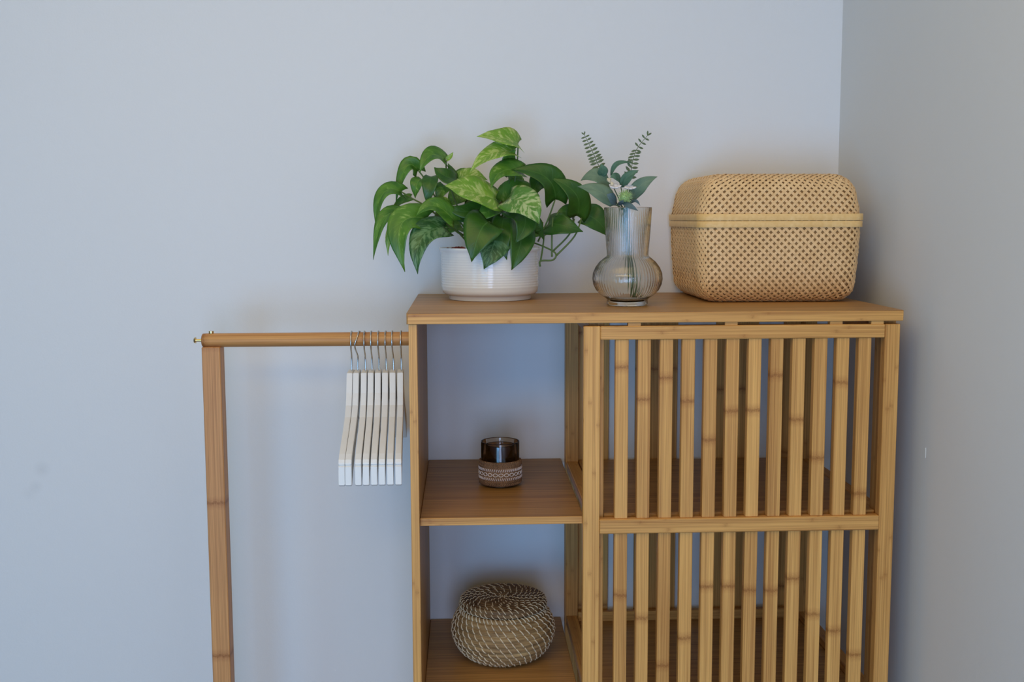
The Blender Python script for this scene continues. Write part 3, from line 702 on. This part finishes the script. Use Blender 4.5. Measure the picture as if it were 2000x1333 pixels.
# ------------------------------------------------------------------ leaf materials
def leafmat(name, base, dark, vein, var=None, amount=0.0, veins=0.25, rough=0.38):
    t = NT(name)
    uv = t.add('ShaderNodeTexCoord').outputs['UV']; sp = t.add('ShaderNodeSeparateXYZ'); t.l.new(uv, sp.inputs[0])
    rnd = t.add('ShaderNodeObjectInfo').outputs['Random']
    au = t.math('ABSOLUTE', t.math('MULTIPLY', t.math('SUBTRACT', sp.outputs[0], 0.5), 2))
    tt = sp.outputs[1]
    off = t.math('MULTIPLY', rnd, 50)
    side = t.math('GREATER_THAN', sp.outputs[0], 0.5)
    along = t.math('SUBTRACT', tt, t.math('MULTIPLY', au, 0.22))
    vv = t.xyz(t.math('ADD', t.math('MULTIPLY', au, 2.2), t.math('MULTIPLY', side, 9)), t.math('MULTIPLY', along, 15), off)
    n1 = t.noise(vv, 1, 3, 0.6, 0.3)
    vv2 = t.xyz(t.math('ADD', t.math('MULTIPLY', au, 1.2), t.math('MULTIPLY', side, 5)), t.math('MULTIPLY', along, 4), off)
    n2 = t.noise(vv2, 1, 2, 0.5)
    col = t.mix(t.ramp(n2, [(0.3, (0, 0, 0)), (0.7, (1, 1, 1))]), rgba(dark), rgba(base))
    if var:
        s = t.math('ADD', t.math('MULTIPLY', n1, 0.65), t.math('MULTIPLY', n2, 0.35))
        f_ = t.ramp(s, [(max(0, 0.62 - amount * 0.3), (0, 0, 0)), (0.70 - amount * 0.3, (1, 1, 1))])
        col = t.mix(f_, col, rgba(var))
    w = t.math('FRACT', t.math('MULTIPLY', along, 8))
    vb = t.math('SUBTRACT', 1.0, t.math('MULTIPLY', t.math('ABSOLUTE', t.math('SUBTRACT', w, 0.5)), 9), clamp=True)
    col = t.mix(t.math('MULTIPLY', vb, veins), col, rgba(vein))
    mr = t.math('SUBTRACT', 1.0, t.math('MULTIPLY', au, 22), clamp=True)
    col = t.mix(t.math('MULTIPLY', mr, 0.75), col, rgba(vein))
    t.bump(t.math('ADD', t.math('MULTIPLY', vb, -0.5), mr), 0.25, 0.001)
    t.l.new(col, t.b.inputs['Base Color'])
    t.b.inputs['Roughness'].default_value = rough
    t.b.inputs['Specular IOR Level'].default_value = 0.45
    # light passes through the blade
    tr = t.add('ShaderNodeBsdfTranslucent'); t.l.new(t.mix(0.5, col, rgba((0.35, 0.6, 0.05)), 'MIX'), tr.inputs[0])
    mx = t.add('ShaderNodeMixShader'); mx.inputs[0].default_value = 0.18
    out = t.n['Material Output']
    t.l.new(t.b.outputs[0], mx.inputs[1]); t.l.new(tr.outputs[0], mx.inputs[2]); t.l.new(mx.outputs[0], out.inputs[0])
    return t.m
LM = {
    'deep': leafmat('leaf_deep_green', (0.050, 0.150, 0.014), (0.026, 0.095, 0.010), (0.09, 0.22, 0.04), veins=0.10),
    'mid': leafmat('leaf_green', (0.13, 0.30, 0.030), (0.045, 0.16, 0.016), (0.22, 0.38, 0.07), (0.30, 0.46, 0.10), 0.12, 0.15),
    'lime': leafmat('leaf_lime_variegated', (0.30, 0.50, 0.05), (0.17, 0.37, 0.03), (0.42, 0.58, 0.14), (0.54, 0.66, 0.20), 0.40, 0.12),
    'marble': leafmat('leaf_marbled', (0.16, 0.36, 0.05), (0.09, 0.25, 0.03), (0.35, 0.48, 0.16), (0.52, 0.62, 0.27), 0.45, 0.10),
    'vein': leafmat('leaf_dark_veined', (0.05, 0.16, 0.035), (0.025, 0.09, 0.02), (0.16, 0.30, 0.11), (0.15, 0.29, 0.11), 0.45, 0.35),
    'sage': leafmat('leaf_sage', (0.20, 0.29, 0.18), (0.14, 0.22, 0.14), (0.26, 0.33, 0.20), veins=0.25, rough=0.6),
    'sagegreen': leafmat('leaf_sage_green', (0.12, 0.24, 0.15), (0.07, 0.16, 0.10), (0.18, 0.30, 0.18), veins=0.15, rough=0.6),
    'bluegreen': leafmat('leaf_blue_green', (0.13, 0.21, 0.23), (0.08, 0.14, 0.16), (0.2, 0.3, 0.28), veins=0.1, rough=0.6),
}
STEMG = simple('stem_green', (0.10, 0.17, 0.035), 0.5, vary=0.25, scale=120)
def leaf(name, base, mid, tip, width, N, fold, kind, origin, parent, pothos=True):
    b, m_, t_ = Vector(base), Vector(mid), Vector(tip)
    m_ = m_ + 0.45 * (m_ - (b + t_) / 2)
    width = width * (1 + N[1] ** 2) ** 0.5 * (1.10 if pothos else 1.0)
    nh = Vector((N[0], -1, N[1])).normalized()
    R_ = 14; C_ = 4; hw = width / 2
    bm = bmesh.new(); uvl = bm.loops.layers.uv.new('UVMap'); grid = []; uvs = {}
    L = (t_ - b).length + 1e-6
    prev = None
    for i in range(R_ + 1):
        t = i / R_
        p = b * (1 - t) ** 2 + m_ * 2 * t * (1 - t) + t_ * t * t
        d = (2 * (1 - t) * (m_ - b) + 2 * t * (t_ - m_)).normalized()
        s = d.cross(nh)
        if s.length < 0.15 and prev is not None: s = prev.copy()
        s.normalize()
        if prev is not None:
            if s.dot(prev) < 0: s = -s
            s = (s * 0.6 + prev * 0.4).normalized(); s = (s - d * s.dot(d)).normalized()
        prev = s
        n_ = s.cross(d).normalized()
        if n_.dot(nh) < 0: n_ = -n_
        if pothos:
            prof = (math.sin(PI * min(1, (t + 0.10) / 1.10) ** 0.62)) ** 0.85 if t < 1 else 0.0
            if t > 0.8: prof *= 1 - 0.35 * ((t - 0.8) / 0.2)
        else:
            prof = math.sin(PI * (0.06 + 0.94 * t) ** 0.9) if t < 1 else 0
        h_ = hw * max(0.012, prof)
        row = []
        for c in range(-C_, C_ + 1):
            q = c / C_
            back = (0.12 * L * (abs(q) ** 1.5) * max(0, 1 - t * 3.2)) if pothos else 0
            up = fold * abs(q) ** 1.2 * h_ - 0.10 * h_ * q * q * math.sin(t * 9 + width * 900)
            v = bm.verts.new(p + s * (q * h_) + n_ * up - d * back)
            uvs[v] = (q * 0.5 + 0.5, t); row.append(v)
        grid.append(row)
    for i in range(R_):
        for c in range(2 * C_):
            f_ = bm.faces.new((grid[i][c], grid[i][c + 1], grid[i + 1][c + 1], grid[i + 1][c]))
            for lp in f_.loops: lp[uvl].uv = uvs[lp.vert]
    bmesh.ops.translate(bm, verts=bm.verts, vec=Vector(origin))
    o = obj(name, bm, LM[kind], parent, smooth=True)
    md = o.modifiers.new('s', 'SOLIDIFY'); md.thickness = 0.0004; md.offset = 0
    return o

# ------------------------------------------------------------------ bouquet in the vase
bq = thing('artificial_bouquet', 'bouquet of sage leaves, two fern fronds and green thistle in the glass vase', 'bouquet', (VX, VY, H))
VO = (VX, VY, H)
SG = simple('sage_stem', (0.07, 0.13, 0.05), 0.55, vary=0.2, scale=90)
FG = simple('fern_green', (0.10, 0.14, 0.06), 0.55, vary=0.2, scale=90)
def off(p): return Vector(p) + Vector(VO)
bott = Vector((0.016, -0.004, 0.0125))
for i, tp in enumerate([(-0.0401, 0, 0.2194), (-0.0019, 0, 0.2092), (-0.030, -0.02, 0.176), (0.006, -0.0, 0.180), (-0.0105, -0.033, 0.182), (-0.012, 0.004, 0.206), (-0.027, -0.01, 0.206), (-0.022, -0.02, 0.178)]):
    bt = bott + Vector((random.uniform(-.008, .008), random.uniform(-.008, .008), 0))
    nk = Vector((random.uniform(-.004, .006), random.uniform(-.006, .006), 0.095))
    up = Vector((tp[0] * .35, tp[1] * .4, 0.165))
    bm = bmesh.new(); tube(bm, smooth_pts([off(bt), off(nk), off(up), off(tp)], 6), 0.0014, 0.0009, n=7)
    obj('stem', bm, SG, bq, smooth=True)
def frond(pts, lens, flip):
    P = smooth_pts(pts, 6); bm = bmesh.new(); tube(bm, [off(p) for p in P], 0.00045, 0.0008, n=6)
    fr = obj('fern_frond', bm, FG, bq, smooth=True)
    n = len(lens); 
    tot = len(P) - 1
    for k in range(n):
        t = k / n * 0.93
        i = int(t * tot); p = P[i].lerp(P[min(i + 1, tot)], t * tot - i)
        d = (P[min(i + 1, tot)] - P[i]).normalized()
        for sd in (-1, 1):
            if k == 0: dr = (-d + Vector((sd * 0.6, 0, 0))).normalized()
            else: dr = Vector(flip(k, sd)).normalized()
            L = lens[k]; w = L * 0.19
            nn = dr.cross(Vector((0, 1, 0))).normalized()
            bmm = bmesh.new()
            prof = [(0.0, .15), (.25, .75), (.55, 1.0), (.8, .7), (1, .08)]
            rows = []
            for a_, b_ in prof:
                c_ = off(p) + dr * (L * a_)
                rows.append([bmm.verts.new(c_ + nn * w * b_), bmm.verts.new(c_ + Vector((0, -0.0006, 0))), bmm.verts.new(c_ - nn * w * b_), bmm.verts.new(c_ + Vector((0, 0.0006, 0)))])
            for A, B in zip(rows, rows[1:]):
                for q in range(4): bmm.faces.new((A[q], A[(q + 1) % 4], B[(q + 1) % 4], B[q]))
            bmm.faces.new(rows[0]); bmm.faces.new(rows[-1][::-1])
            bmesh.ops.recalc_face_normals(bmm, faces=bmm.faces)
            obj('leaflet', bmm, FG, fr)
frond(FERN_A, [.0065, .008, .0088, .0095, .0105, .0115, .012, .0125, .013, .013, .0125, .012], lambda k, sd: (0.9 * sd, 0.1, 0.46 * sd if sd > 0 else -0.30))
frond(FERN_B, [.0085, .0085, .009, .0095, .0095, .0105, .011, .011, .0115, .012, .0135, .0135], lambda k, sd: (0.9, 0.1, -0.36 if k < 5 else 0.02) if sd > 0 else ((-0.6, 0, 0.75) if k < 4 or k > 7 else (-0.9, 0, -0.25)))
for B_ in BLEAVES: leaf('bouquet_leaf', *B_[:3], B_[3] * 1.2, *B_[4:], VO, bq, pothos=False)
# green thistle head
TC = off(THISTLE[0]); bm = bmesh.new()
bmesh.ops.create_icosphere(bm, subdivisions=3, radius=0.0085)
dirs_ = [v.co.normalized() for v in bm.verts]
bmesh.ops.translate(bm, verts=bm.verts, vec=TC)
for d in dirs_:
    if d.z < -0.75: continue
    d = (d + Vector([random.uniform(-.08, .08) for _ in range(3)])).normalized()
    s = d.orthogonal().normalized() * 0.0009; s2 = d.cross(s)
    a_ = [bm.verts.new(TC + d * 0.0075 + q) for q in (s, s2, -s, -s2)]; tp = bm.verts.new(TC + d * random.uniform(0.0135, 0.0155))
    for k in range(4): bm.faces.new((a_[k], a_[(k + 1) % 4], tp))
th_ = obj('thistle_flower', bm, simple('thistle_green', (0.36, 0.52, 0.20), 0.6, vary=0.3, scale=150), bq)
WP = simple('white_petal', (0.80, 0.76, 0.76), 0.6, vary=0.05)
PKP = simple('cream_bud', (0.72, 0.62, 0.42), 0.6, vary=0.25, scale=200)
for k, wc in enumerate(WHITE[:2]):
    c_ = off(wc); bm = bmesh.new()
    for q in range(5):
        a_ = 2 * PI * q / 5 + k
        b_ = bmesh.new(); bmesh.ops.create_uvsphere(b_, u_segments=10, v_segments=7, radius=1)
        bmesh.ops.scale(b_, verts=b_.verts, vec=(0.0062, 0.0042, 0.0020))
        bmesh.ops.rotate(b_, verts=b_.verts, cent=(0, 0, 0), matrix=Matrix.Rotation(-0.35, 3, 'Y'))
        bmesh.ops.translate(b_, verts=b_.verts, vec=(0.0058, 0, 0.0))
        bmesh.ops.rotate(b_, verts=b_.verts, cent=(0, 0, 0), matrix=Matrix.Rotation(a_, 3, 'Z'))
        bmesh.ops.rotate(b_, verts=b_.verts, cent=(0, 0, 0), matrix=Matrix.Rotation(0.35, 3, 'X'))
        bmesh.ops.translate(b_, verts=b_.verts, vec=c_)
        merge(bm, b_)
    obj('white_flower', bm, WP, bq, smooth=True)
for wc in WHITE[2:]:
    bm = bmesh.new()
    for q in range(5):
        b_ = bmesh.new(); bmesh.ops.create_icosphere(b_, subdivisions=2, radius=random.uniform(.0018, .0028))
        bmesh.ops.translate(b_, verts=b_.verts, vec=off(wc) + Vector([random.uniform(-.003, .003) for _ in range(3)])); merge(bm, b_)
    obj('bud_cluster', bm, PKP, bq, smooth=True)

# ------------------------------------------------------------------ potted plant
PX, PY = 0.1435, -0.15
pl = thing('potted_plant', 'trailing green pothos with variegated leaves in a low white ceramic pot', 'plant', (PX, PY, H))
CER = simple('white_ceramic', (0.84, 0.84, 0.82), 0.12, vary=0.01, coat=0.5)
bm = bmesh.new()
pr = [(0.070, H + 0.0003), (0.0775, H + 0.0006), (0.0785, H + 0.002), (0.0785, H + 0.0075), (0.080, H + 0.009), (0.0865, H + 0.0108), (0.0905, H + 0.0145), (0.0918, H + 0.020)]
nr = 13
for k in range(nr):
    z = H + 0.024 + k * 0.0047
    pr += [(0.0921 + k * 0.00005, z), (0.0927 + k * 0.00005, z + 0.0014), (0.0927 + k * 0.00005, z + 0.0033)]
pr += [(0.0930, H + 0.089), (0.0945, H + 0.0915), (0.0968, H + 0.0945), (0.0972, H + 0.0970), (0.0962, H + 0.0985), (0.0945, H + 0.0980), (0.0928, H + 0.095), (0.0900, H + 0.088), (0.0895, H + 0.03), (0.085, H + 0.018), (0.03, H + 0.016)]
rows = lathe(bm, pr, PX, PY, 96); cap(bm, rows[0][::-1]); cap(bm, rows[-1])
bmesh.ops.recalc_face_normals(bm, faces=bm.faces)
auto_smooth(obj('pot', bm, CER, pl), 0.9)
bm = bmesh.new(); rows = lathe(bm, [(0.0895, H + 0.070), (0.0893, H + 0.080), (0.06, H + 0.083), (0.03, H + 0.085), (0.003, H + 0.086)], PX, PY, 48)
cap(bm, rows[0][::-1]); cap(bm, rows[-1]); bmesh.ops.recalc_face_normals(bm, faces=bm.faces)
obj('soil', bm, simple('potting_soil', (0.05, 0.03, 0.02), 0.95, vary=0.6, scale=250, bump=0.8), pl, smooth=True)
bm = bmesh.new()
for k in range(150):
    a_ = random.uniform(0, 2 * PI); rr = 0.084 * math.sqrt(random.random())
    b_ = bmesh.new(); bmesh.ops.create_icosphere(b_, subdivisions=1, radius=random.uniform(.003, .0055))
    bmesh.ops.scale(b_, verts=b_.verts, vec=(1, 1, 0.75))
    bmesh.ops.translate(b_, verts=b_.verts, vec=(PX + rr * math.cos(a_), PY + rr * math.sin(a_), H + 0.087 + 0.009 * (1 if rr * math.cos(a_) < -0.05 else 0))); merge(bm, b_)
o = obj('clay_pebble', bm, simple('red_clay', (0.30, 0.045, 0.03), 0.8, vary=0.35, scale=90), pl); o['kind'] = 'stuff'
PO = (PX, PY, H)
for s_ in STEMS:
    bm = bmesh.new(); P_ = [Vector(p) + Vector(PO) for p in s_]
    tube(bm, smooth_pts(P_, 5), 0.0014, 0.0018, n=7); obj('stem', bm, STEMG, pl, smooth=True)
bm = bmesh.new(); tube(bm, smooth_pts([(PX + .012, PY, H + .08), (PX + .016, PY - .005, H + .12), (PX + .013, PY - .01, H + .155), (PX + .018, PY - .012, H + .186)], 5), 0.010, 0.0055, n=12)
obj('main_stem', bm, simple('brown_stem', (0.16, 0.12, 0.05), 0.8, vary=0.5, scale=120, bump=0.6), pl, smooth=True)
for L_ in LEAVES: leaf('leaf', *L_, PO, pl)

# ------------------------------------------------------------------ tumbler candle holder on the middle shelf
CX, CY, CZ = 0.159, -0.225, 0.8845
cup = thing('glass_tumbler', 'smoky glass candle holder in a brown jute and lace sleeve, on upper shelf', 'candle holder', (CX, CY, CZ))
SM = glass('smoky_glass', (0.94, 0.91, 0.93), 0.0, 1.45)
bm = bmesh.new()
pr = [(0.028, CZ + .0003), (0.0335, CZ + .002), (0.0355, CZ + .008), (0.0362, CZ + .03), (0.0364, CZ + .0825), (0.0360, CZ + .0838), (0.0352, CZ + .0838), (0.0348, CZ + .0825), (0.0344, CZ + .03), (0.0335, CZ + .009), (0.030, CZ + .0055), (0.005, CZ + .005)]
rows = lathe(bm, pr, CX, CY, 64); cap(bm, rows[0][::-1]); cap(bm, rows[-1]); bmesh.ops.recalc_face_normals(bm, faces=bm.faces)
obj('glass_body', bm, SM, cup, smooth=True)
bm = bmesh.new()
pr = [(0.005, CZ + .040), (0.0265, CZ + .041), (0.0287, CZ + .046), (0.0290, CZ + .0755), (0.0286, CZ + .0768), (0.0278, CZ + .0768), (0.0274, CZ + .0755), (0.0270, CZ + .048), (0.005, CZ + .0435)]
rows = lathe(bm, pr, CX, CY, 64); cap(bm, rows[0][::-1]); cap(bm, rows[-1]); bmesh.ops.recalc_face_normals(bm, faces=bm.faces)
obj('candle_insert', bm, SM, cup, smooth=True)
bm = bmesh.new(); rows = lathe(bm, [(0.0262, CZ + .0440), (0.0262, CZ + .0510), (0.024, CZ + .0515), (0.004, CZ + .0513)], CX, CY, 40); cap(bm, rows[0][::-1]); cap(bm, rows[-1])
bmesh.ops.recalc_face_normals(bm, faces=bm.faces)
obj('candle_wax', bm, simple('dark_wax', (0.07, 0.045, 0.045), 0.5), cup, smooth=True)
# sleeve: jute knit bands and a lace band of little rings
JU = straw('jute', (0.09, 0.042, 0.018), (0.36, 0.19, 0.09), 0.9, 330)
LACE = simple('pinkish_lace', (0.62, 0.50, 0.44), 0.9, vary=0.3, scale=300)
bm = bmesh.new()
pr = [(0.0366, CZ + .004), (0.0382, CZ + .005), (0.0392, CZ + .012), (0.0396, CZ + .03), (0.0388, CZ + .046), (0.0378, CZ + .0495), (0.0366, CZ + .0500)]
rows = lathe(bm, pr, CX, CY, 64, closed=True); bmesh.ops.recalc_face_normals(bm, faces=bm.faces)
slv = obj('jute_sleeve', bm, JU, cup, smooth=True)
def knit(z, r0, n, dz, hw, rad, lean, mat, name):
    bm = bmesh.new()
    for i in range(n):
        a0 = 2 * PI * i / n
        P_ = []
        for k in range(5):
            t = k / 4; a_ = a0 + (t - .5) * hw + 0; zz = z + (t - .5) * dz
            q = r0 + rad * math.sin(PI * t)
            P_.append((CX + q * math.cos(a_ + lean * t), CY + q * math.sin(a_ + lean * t), zz))
        tube(bm, P_, 0.00105, n=5)
    o = obj(name, bm, mat, slv, smooth=True); o['kind'] = 'stuff'; return o
knit(CZ + .0465, .0385, 54, .0045, .05, .0007, .04, JU, 'knit_stitch')
knit(CZ + .0425, .0392, 54, .0045, -.05, .0007, -.04, JU, 'knit_stitch')
knit(CZ + .0085, .0388, 54, .0050, .05, .0007, .04, JU, 'knit_stitch')
knit(CZ + .0130, .0392, 54, .0045, -.05, .0007, -.04, JU, 'knit_stitch')
knit(CZ + .0350, .0396, 60, .0048, .03, .0008, .02, LACE, 'lace_stitch')
knit(CZ + .0185, .0396, 60, .0048, -.03, .0008, -.02, LACE, 'lace_stitch')
bm = bmesh.new(); n = 24
for i in range(n):
    a0 = 2 * PI * i / n; P_ = []
    for k in range(13):
        t = 2 * PI * k / 12; a_ = a0 + math.cos(t) * 0.105
        P_.append((CX + .0404 * math.cos(a_), CY + .0404 * math.sin(a_), CZ + .0268 + .0030 * math.sin(t)))
    tube(bm, P_, 0.0007, n=5, caps=False)
o = obj('lace_ring', bm, simple('pale_lace', (0.80, 0.68, 0.60), 0.9, vary=0.1), slv, smooth=True); o['kind'] = 'stuff'

# ------------------------------------------------------------------ round seagrass basket with lid
GX, GY, GZ = 0.164, -0.205, 0.5441
sg = thing('seagrass_basket', 'round lidded seagrass basket with pale stitching on the lower shelf', 'basket', (GX, GY, GZ))
def seagrass(name, c0, c1, c2):
    SGM = NT(name)
    tc = SGM.add('ShaderNodeTexCoord').outputs['Object']; sp = SGM.add('ShaderNodeSeparateXYZ'); SGM.l.new(tc, sp.inputs[0])
    ang = SGM.math('ARCTAN2', sp.outputs[1], sp.outputs[0])
    rad_ = SGM.math('SQRT', SGM.math('ADD', SGM.math('MULTIPLY', sp.outputs[0], sp.outputs[0]), SGM.math('MULTIPLY', sp.outputs[1], sp.outputs[1])))
    fv = SGM.xyz(SGM.math('MULTIPLY', ang, 2.5), SGM.math('MULTIPLY', sp.outputs[2], 700), SGM.math('MULTIPLY', rad_, 700))
    fn = SGM.noise(fv, 1, 3, 0.6)
    fn2 = SGM.noise(SGM.xyz(SGM.math('MULTIPLY', ang, 1.5), SGM.math('MULTIPLY', sp.outputs[2], 60), SGM.math('MULTIPLY', rad_, 60)), 1, 2)
    sgc = SGM.ramp(SGM.math('ADD', SGM.math('MULTIPLY', fn, .6), SGM.math('MULTIPLY', fn2, .4)), [(0.28, c0), (0.5, c1), (0.75, c2)])
    SGM.bump(fn, 0.5, 0.0012)
    return SGM.set(color=sgc, rough=0.6, spec=0.3)
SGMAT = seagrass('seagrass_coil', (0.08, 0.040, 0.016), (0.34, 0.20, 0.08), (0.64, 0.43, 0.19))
SGLID = seagrass('seagrass_lid_coil', (0.05, 0.025, 0.012), (0.19, 0.105, 0.045), (0.42, 0.27, 0.12))  # browner strands, with the lid's shade also put into the colour
ST = straw('stitch_straw', (0.66, 0.50, 0.30), (0.88, 0.72, 0.48), 0.6, 300)
def bez(P, t):
    i = min(int(t * (len(P) - 1)), len(P) - 2); k = t * (len(P) - 1) - i
    return P[i][0] + (P[i + 1][0] - P[i][0]) * k, P[i][1] + (P[i + 1][1] - P[i][1]) * k
def coil(name, curve, nrow, parent, nst, shift, st_r, stname, tilt=None, bulge=0.0034, mat=None):
    # resample the curve by arc length
    C2 = smooth_pts([(x, 0, z) for x, z in curve], 10); S = [0]
    for a_, b_ in zip(C2, C2[1:]): S.append(S[-1] + (b_ - a_).length)
    def at(s):
        for i in range(len(S) - 1):
            if S[i + 1] >= s - 1e-9:
                k = (s - S[i]) / max(1e-9, S[i + 1] - S[i]); p = C2[i].lerp(C2[i + 1], k); d = (C2[i + 1] - C2[i]).normalized(); return p, d
        return C2[-1], (C2[-1] - C2[-2]).normalized()
    tot = S[-1]; pitch = tot / nrow; prof = []; 
    for r_ in range(nrow):
        for k in range(5):
            p, d = at((r_ + k / 5) * pitch); nrm = Vector((d.z, 0, -d.x))
            q = p + nrm * bulge * math.sin(PI * k / 5) ** 0.6
            prof.append((max(0.0006, q.x), q.z))
    p, d = at(tot); prof.append((max(0.0006, p.x), p.z))
    bm = bmesh.new(); rows = lathe(bm, prof, 0, 0, 72)
    cap(bm, rows[0][::-1]); cap(bm, rows[-1]); bmesh.ops.recalc_face_normals(bm, faces=bm.faces)
    if tilt: bmesh.ops.rotate(bm, verts=bm.verts, cent=tilt[1], matrix=tilt[0])
    bmesh.ops.translate(bm, verts=bm.verts, vec=(GX, GY, GZ))
    body = obj(name, bm, mat or SGMAT, parent, smooth=True)
    bm = bmesh.new()
    for r_ in range(nrow):
        p0, _ = at((r_ + .5) * pitch)
        if p0.x < 0.006: continue
        ns = nst(r_, p0.x)
        for i in range(ns):
            a0 = 2 * PI * i / ns + shift * r_ + random.uniform(-.02, .02); P_ = []
            for k in range(6):
                t = 0.04 + 0.92 * k / 5
                p, d = at(max(0, min(tot, (r_ + t) * pitch))); nrm = Vector((d.z, 0, -d.x))
                q = p + nrm * (bulge * max(0, math.sin(PI * max(0, min(1, t)))) ** 0.6 + 0.0003)
                a_ = a0 + shift * t
                P_.append(Vector((q.x * math.cos(a_), q.x * math.sin(a_), q.z)))
            tube(bm, P_, st_r, n=5)
    if tilt: bmesh.ops.rotate(bm, verts=bm.verts, cent=tilt[1], matrix=tilt[0])
    bmesh.ops.translate(bm, verts=bm.verts, vec=(GX, GY, GZ))
    s_ = obj(stname, bm, ST, body, smooth=True); s_['kind'] = 'stuff'
    return body
bodyc = [(0.055, 0.002), (0.073, 0.010), (0.087, 0.026), (0.0950, 0.046), (0.0955, 0.062), (0.0905, 0.078), (0.0820, 0.091), (0.0755, 0.0965)]
coil('basket_body', bodyc, 11, sg, lambda r_, x: 60 if r_ == 10 else 38, -0.088, 0.00125, 'straw_stitch')
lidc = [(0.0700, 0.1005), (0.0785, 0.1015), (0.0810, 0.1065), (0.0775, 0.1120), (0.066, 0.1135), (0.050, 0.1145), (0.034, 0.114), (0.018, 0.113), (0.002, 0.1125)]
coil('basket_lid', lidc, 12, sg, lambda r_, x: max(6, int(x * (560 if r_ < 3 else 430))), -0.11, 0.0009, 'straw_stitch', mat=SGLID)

# small marks on the plaster
o = mark('nail_dot', (-0.1852, 0, 0.4328), 0.0018, 0.0018, simple('mark_white', (0.85, 0.85, 0.85), 0.8)); 
tag(o, 'tiny pale filled nail hole in the back wall, near the bottom of the picture', 'nail hole')
o = mark('paint_chip', (0, -0.4777, 0.9906), 0.0007, 0.011, simple('chip_white', (0.85, 0.84, 0.80), 0.8), wall='right')
tag(o, 'thin pale vertical paint chip on the right wall beside the wardrobe', 'paint chip')
